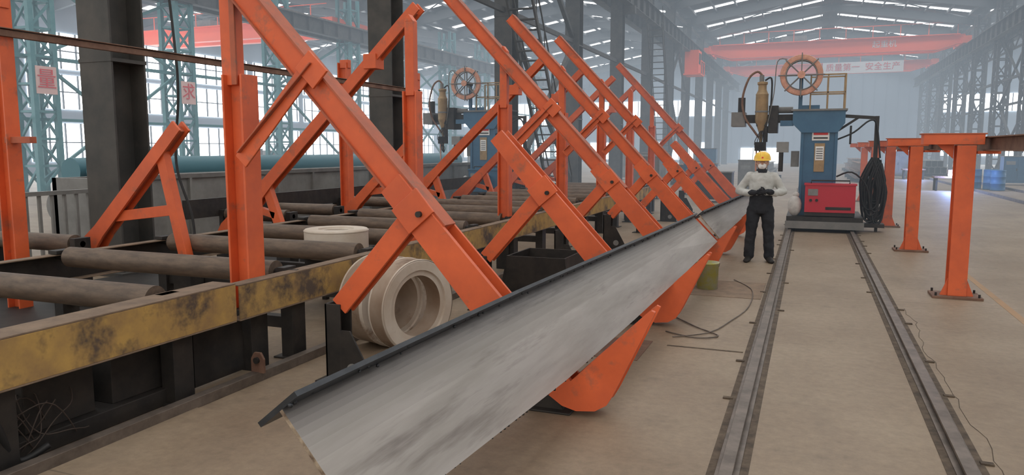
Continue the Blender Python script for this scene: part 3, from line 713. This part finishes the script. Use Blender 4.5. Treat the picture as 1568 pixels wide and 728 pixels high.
for (x, y, h, k) in ((-6.2, 27, 1.5, 'grey'), (-4.6, 30, 1.2, 'blue'), (-7.2, 34, 1.6, 'lgrey'), (-3.6, 26, 1.0, 'black'), (-2.8, 33, 1.3, 'grey'), (-6.5, 47, 1.8, 'blue'), (4.5, 52, 1.6, 'grey'), (9.0, 44, 1.4, 'blue')): cabinet(x, y, 1.2, .8, h, k)
def stack(x, y, L_, n, k='rust', name='steel_section_stack'):
    B = Bd()
    for j in range(n):
        B.ibeam((x + j * .34, y, .42), (x + j * .34, y + L_, .42), .4, .28, .02, k)
        if j < n - 1: B.ibeam((x + j * .34 + .17, y + .3, .83), (x + j * .34 + .17, y + L_ - .4, .83), .4, .28, .02, k)
    for f in (.15, .5, .85): B.box(x - .3, x + n * .34, y + L_ * f, y + L_ * f + .15, 0, .22, 'black')
    B.make(name)
stack(2.4, 44, 10, 4); stack(6.8, 55, 12, 5, 'grey'); stack(-6.2, 37, 8, 3); stack(9.0, 30, 6, 3); stack(-2.6, 40, 10, 3, 'grey'); stack(-21, 24, 14, 5, 'grey'); stack(-18, 30, 12, 4); stack(2.8, 60, 10, 4); stack(-20, 45, 12, 6)
for (x, y) in ((7.6, 38), (7.5, 38.9), (7.0, 39.6), (7.7, 39.8)):
    B = Bd(); B.rev((x, y, 0), (0, 0, 1), [(.001, 0), (.28, 0), (.29, .02), (.28, .04), (.28, .29), (.295, .30), (.28, .31), (.28, .58), (.295, .59), (.28, .60), (.28, .85), (.29, .87), (.28, .88), (.27, .86), (.001, .86)], 'drum', 24); B.make('oil_drum')
for n_, (x, y) in enumerate(((5.6, 37), (5.7, 50))):
    B = Bd(); B.box(x - .6, x + .6, y - .3, y + .5, .55, .62, 'rust')
    for sx in (-.5, .5):
        for sy in (-.2, .4): B.box(x + sx - .04, x + sx + .04, y + sy - .04, y + sy + .04, 0, .55, 'black')
    B.ball((x, y - .2, .70), .09, 'arc', 8); B.box(x - .04, x + .3, y + .1, y + .3, .62, .9, 'rust')
    o = B.make('welding_bench')
    l = bpy.data.lights.new('arc_light', 'POINT'); l.energy = 250; l.color = (.3, .45, 1); l.shadow_soft_size = .1
    lo = bpy.data.objects.new('arc_light', l); lo.location = (x, y - .45, .85); COL.objects.link(lo); lo.parent = o

# ------------------------------------------------------------------ worker
def evaluated(o):
    dg = bpy.context.evaluated_depsgraph_get(); dg.update()
    me = bpy.data.meshes.new_from_object(o.evaluated_get(dg)); bpy.data.objects.remove(o); return me
worker = bpy.data.objects.new('worker', None); COL.objects.link(worker)
B = Bd()
def loft(B, secs, k, n=24):
    vs = []
    for (cx, cy, z, rx, ry) in secs:
        for i in range(n):
            t = 2 * math.pi * i / n; vs.append((cx + rx * math.cos(t), cy + ry * math.sin(t), z))
    fs = [(j * n + i, j * n + (i + 1) % n, (j + 1) * n + (i + 1) % n, (j + 1) * n + i) for j in range(len(secs) - 1) for i in range(n)]
    fs += [tuple(range(n))[::-1], tuple(range((len(secs) - 1) * n, len(secs) * n))]
    B.add(vs, fs, k, True)
loft(B, [(0, 0, .78, .175, .13), (0, 0, .83, .192, .14), (0, 0, .90, .192, .137), (0, -.005, 1.0, .180, .13), (0, -.005, 1.1, .182, .13), (0, -.01, 1.22, .193, .135), (0, -.005, 1.33, .20, .13), (0, 0, 1.39, .178, .112), (0, 0, 1.435, .11, .09), (0, -.005, 1.47, .070, .070), (0, -.01, 1.51, .056, .058)], 'jacket')
def limb(B, pts, k):
    for (p, r) in pts: B.ball(p, r, k, 16)
    for (p, r), (q, r2) in zip(pts[:-1], pts[1:]): B.cyl(p, q, r, k, 16, r2)
for s_ in (-1, 1):
    limb(B, [((s_ * .175, 0, 1.365), .076), ((s_ * .262, .02, 1.25), .068), ((s_ * .335, .02, 1.13), .062), ((s_ * .21, -.14, 1.105), .055), ((s_ * .09, -.235, 1.12 + (.02 if s_ > 0 else 0)), .043)], 'jacket')
    limb(B, [((s_ * .098, 0, .84), .112), ((s_ * .118, -.015, .66), .098), ((s_ * .132, -.02, .48), .084), ((s_ * .145, .0, .30), .082), ((s_ * .152, .015, .10), .080)], 'navy')
o = B.make('body')
rm = o.modifiers.new('r', 'REMESH'); rm.mode = 'VOXEL'; rm.voxel_size = .011; rm.use_smooth_shade = True
sm = o.modifiers.new('s', 'SMOOTH'); sm.iterations = 5; sm.factor = .5
tx = bpy.data.textures.new('folds', 'CLOUDS'); tx.noise_scale = .11; tx.noise_depth = 2
dm = o.modifiers.new('folds', 'DISPLACE'); dm.texture = tx; dm.strength = .028; dm.mid_level = .5
me = evaluated(o); me.materials.clear()
for k in ('jacket', 'navy'): me.materials.append(M[k])
for p in me.polygons:
    c = p.center; m_ = 0
    if c.z < .84: m_ = 1
    elif abs(c.x) < .06 and c.z > 1.425: m_ = 1
    elif c.y > -.155 and abs(c.x) < .22 and c.z < 1.07 and not (abs(c.x) > .17 and c.z > 1.03): m_ = 1
    elif c.y < -.215 and c.z < 1.25: m_ = 1
    p.material_index = m_; p.use_smooth = True
o = bpy.data.objects.new('body', me); COL.objects.link(o); o.parent = worker
for s_ in (-1, 1):
    B = Bd(); x = s_ * .155
    vs = []
    secs = [(.085, .03, .09), (.06, .045, .115), (0, .05, .12), (-.06, .047, .095), (-.12, .05, .072), (-.17, .046, .06), (-.20, .028, .045)]
    n = 16
    for (y, rx, top) in secs:
        for i in range(n):
            t = 2 * math.pi * i / n; z = top * (.5 + .5 * math.sin(t)); vs.append((x + s_ * (-y) * .2 + rx * math.cos(t), y, max(0, z)))
    fs = [(j * n + i, j * n + (i + 1) % n, (j + 1) * n + (i + 1) % n, (j + 1) * n + i) for j in range(len(secs) - 1) for i in range(n)] + [tuple(range(n))[::-1], tuple(range((len(secs) - 1) * n, len(secs) * n))]
    B.add(vs, fs, 'hair', True); B.make('boot', parent=worker)
B = Bd(); hz = 1.595; B.T = Matrix.Translation((0, 0, hz - .015)) @ Matrix.Scale(1.1, 4) @ Matrix.Translation((0, 0, -hz))
B.ball((0, 0, hz), .1, 'skin', 28, (.77, .95, 1.12)); B.ball((0, -.025, hz - .06), .06, 'skin', 18, (.9, .95, .9))
B.cyl((0, .005, 1.47), (0, 0, 1.56), .05, 'skin', 16)
B.cyl((0, -.088, hz + .02), (0, -.112, hz - .022), .009, 'skin', 10, .015)
for s_ in (-1, 1):
    B.ball((s_ * .079, .005, hz - .005), .028, 'skin', 12, (.4, .7, 1.1)); B.ball((s_ * .03, -.083, hz + .012), .013, 'mask', 10, (1.1, .6, .6)); B.ball((s_ * .03, -.091, hz + .012), .0055, 'hair', 8)
    B.beam((s_ * .016, -.092, hz + .034), (s_ * .047, -.082, hz + .036), .006, .007, 'hair')
    B.tube([(s_ * .05, -.085, hz - .03), (s_ * .07, -.05, hz - .015), (s_ * .08, 0, hz + .0)], .0025, 'mask', 5)
B.ball((0, .02, hz + .03), .095, 'hair', 20, (.80, .88, .95))
B.ball((0, -.062, hz - .042), .058, 'mask', 20, (.98, .82, .86))
B.rev((0, -.105, hz - .045), (0, -1, 0), [(.018, 0), (.018, .012), (.001, .014)], 'mask', 14)
B.make('head', parent=worker)
TT = B.T.copy(); B = Bd(); B.T = TT; hc = (0, .0, hz + .045)
B.rev(hc, (0, 0, 1), [(.118, 0), (.117, .02), (.11, .05), (.095, .08), (.07, .102), (.035, .115), (.001, .118)], 'helmet', 28); B.rev(hc, (0, 0, 1), [(.118, 0), (.128, -.006), (.128, -.010), (.112, -.006), (.105, .02)], 'helmet', 28)
vs = [(math.sin(t) * .118, -math.cos(t) * .118, hc[2] - .002) for t in [(-60 + 10 * i) * math.pi / 180 for i in range(13)]]
v2 = [(math.sin(t) * .125, -math.cos(t) * .125 - .04 * math.cos(t * 1.5), hc[2] - .014) for t in [(-60 + 10 * i) * math.pi / 180 for i in range(13)]]
B.add(vs + v2, [(i, i + 1, 14 + i, 13 + i) for i in range(12)], 'helmet', True)
for xx in (-.03, 0, .03): B.tube([(xx, -.105 * math.cos(a), hc[2] + .03 + .092 * math.sin(a)) for a in [i * math.pi / 10 for i in range(11)]], .006, 'helmet', 6)
B.box(-.012, .012, -.119, -.112, hc[2] + .02, hc[2] + .04, 'redtxt')
B.make('hard_hat', parent=worker)
B = Bd(); B.rev((0, -.004, 0), (0, 0, 1), [(.095, 1.425), (.088, 1.45), (.078, 1.48), (.070, 1.48), (.072, 1.43)], 'navy', 20); B.make('collar', parent=worker)
for s_ in (-1, 1):
    B = Bd(); w_ = Vector((s_ * .08, -.245, 1.12 + (.02 if s_ > 0 else 0)))
    pc = w_ + Vector((-s_ * .05, -.02, .0)); yo = -.03 if s_ > 0 else 0
    B.ball(tuple(pc + Vector((0, yo, 0))), .045, 'navy', 14, (1.1, .45, .95)); B.cyl(tuple(w_), tuple(pc + Vector((0, yo, 0))), .03, 'navy', 12)
    for j, (ln, z) in enumerate(((.055, .03), (.065, .011), (.06, -.009), (.048, -.028))):
        p0 = pc + Vector((-s_ * .03, yo - .005, z)); p1 = p0 + Vector((-s_ * ln * .55, -.012, -.002)); p2 = p1 + Vector((-s_ * ln * .35, .006, -.006)); p3 = p2 + Vector((-s_ * ln * .2, .016, -.004))
        for a, c, r1, r2 in ((p0, p1, .0105, .0095), (p1, p2, .0095, .009), (p2, p3, .009, .008)): B.cyl(tuple(a), tuple(c), r1, 'navy', 10, r2); B.ball(tuple(c), r2, 'navy', 8)
    p0 = pc + Vector((s_ * .012, yo - .005, .035)); p1 = p0 + Vector((-s_ * .022, -.012, .026)); p2 = p1 + Vector((-s_ * .026, -.004, .008))
    B.cyl(tuple(p0), tuple(p1), .013, 'navy', 10, .011); B.ball(tuple(p1), .011, 'navy', 8); B.cyl(tuple(p1), tuple(p2), .011, 'navy', 10, .009); B.ball(tuple(p2), .009, 'navy', 8)
    B.make('gloved_hand', parent=worker)
worker.location = (-.70, 12.55, 0); worker.rotation_euler = (0, 0, math.radians(4))

# ------------------------------------------------------------------ haze (smoky air deeper in the hall)
hm = bpy.data.materials.new('smoky_air'); hm.use_nodes = True
nt = hm.node_tree; nt.nodes.clear()
D = .0085
ab = nt.nodes.new('ShaderNodeVolumeAbsorption'); ab.inputs['Color'].default_value = (0, 0, 0, 1); ab.inputs['Density'].default_value = D
em = nt.nodes.new('ShaderNodeEmission'); em.inputs['Color'].default_value = (.44, .51, .58, 1); em.inputs['Strength'].default_value = D
ad = nt.nodes.new('ShaderNodeAddShader'); ou = nt.nodes.new('ShaderNodeOutputMaterial')
nt.links.new(ab.outputs[0], ad.inputs[0]); nt.links.new(em.outputs[0], ad.inputs[1]); nt.links.new(ad.outputs[0], ou.inputs['Volume'])
M['haze'] = hm
b = Bd(); b.box(-49.2, 31.2, 15.3, Y1 - .3, .006, 11.9, 'haze'); b.make('air_haze')
b = Bd(); b.box(-49.2, -13.5, Y0 + .5, 15.2, .006, 11.9, 'haze'); b.make('air_haze')

# ------------------------------------------------------------------ world + camera
w = bpy.data.worlds.new('world'); scene.world = w; w.use_nodes = True
bg = w.node_tree.nodes['Background']; bg.inputs[0].default_value = (1.0, .94, .86, 1); bg.inputs[1].default_value = 1.3

cam = bpy.data.cameras.new('camera'); co = bpy.data.objects.new('camera', cam); COL.objects.link(co)
cam.sensor_width = 36; cam.lens = 36 * 1150 / 1568; cam.clip_end = 400
co.location = (0, 0, 1.8); co.rotation_euler = (math.radians(90 - 6.744), 0, math.radians(21.54))
scene.camera = co
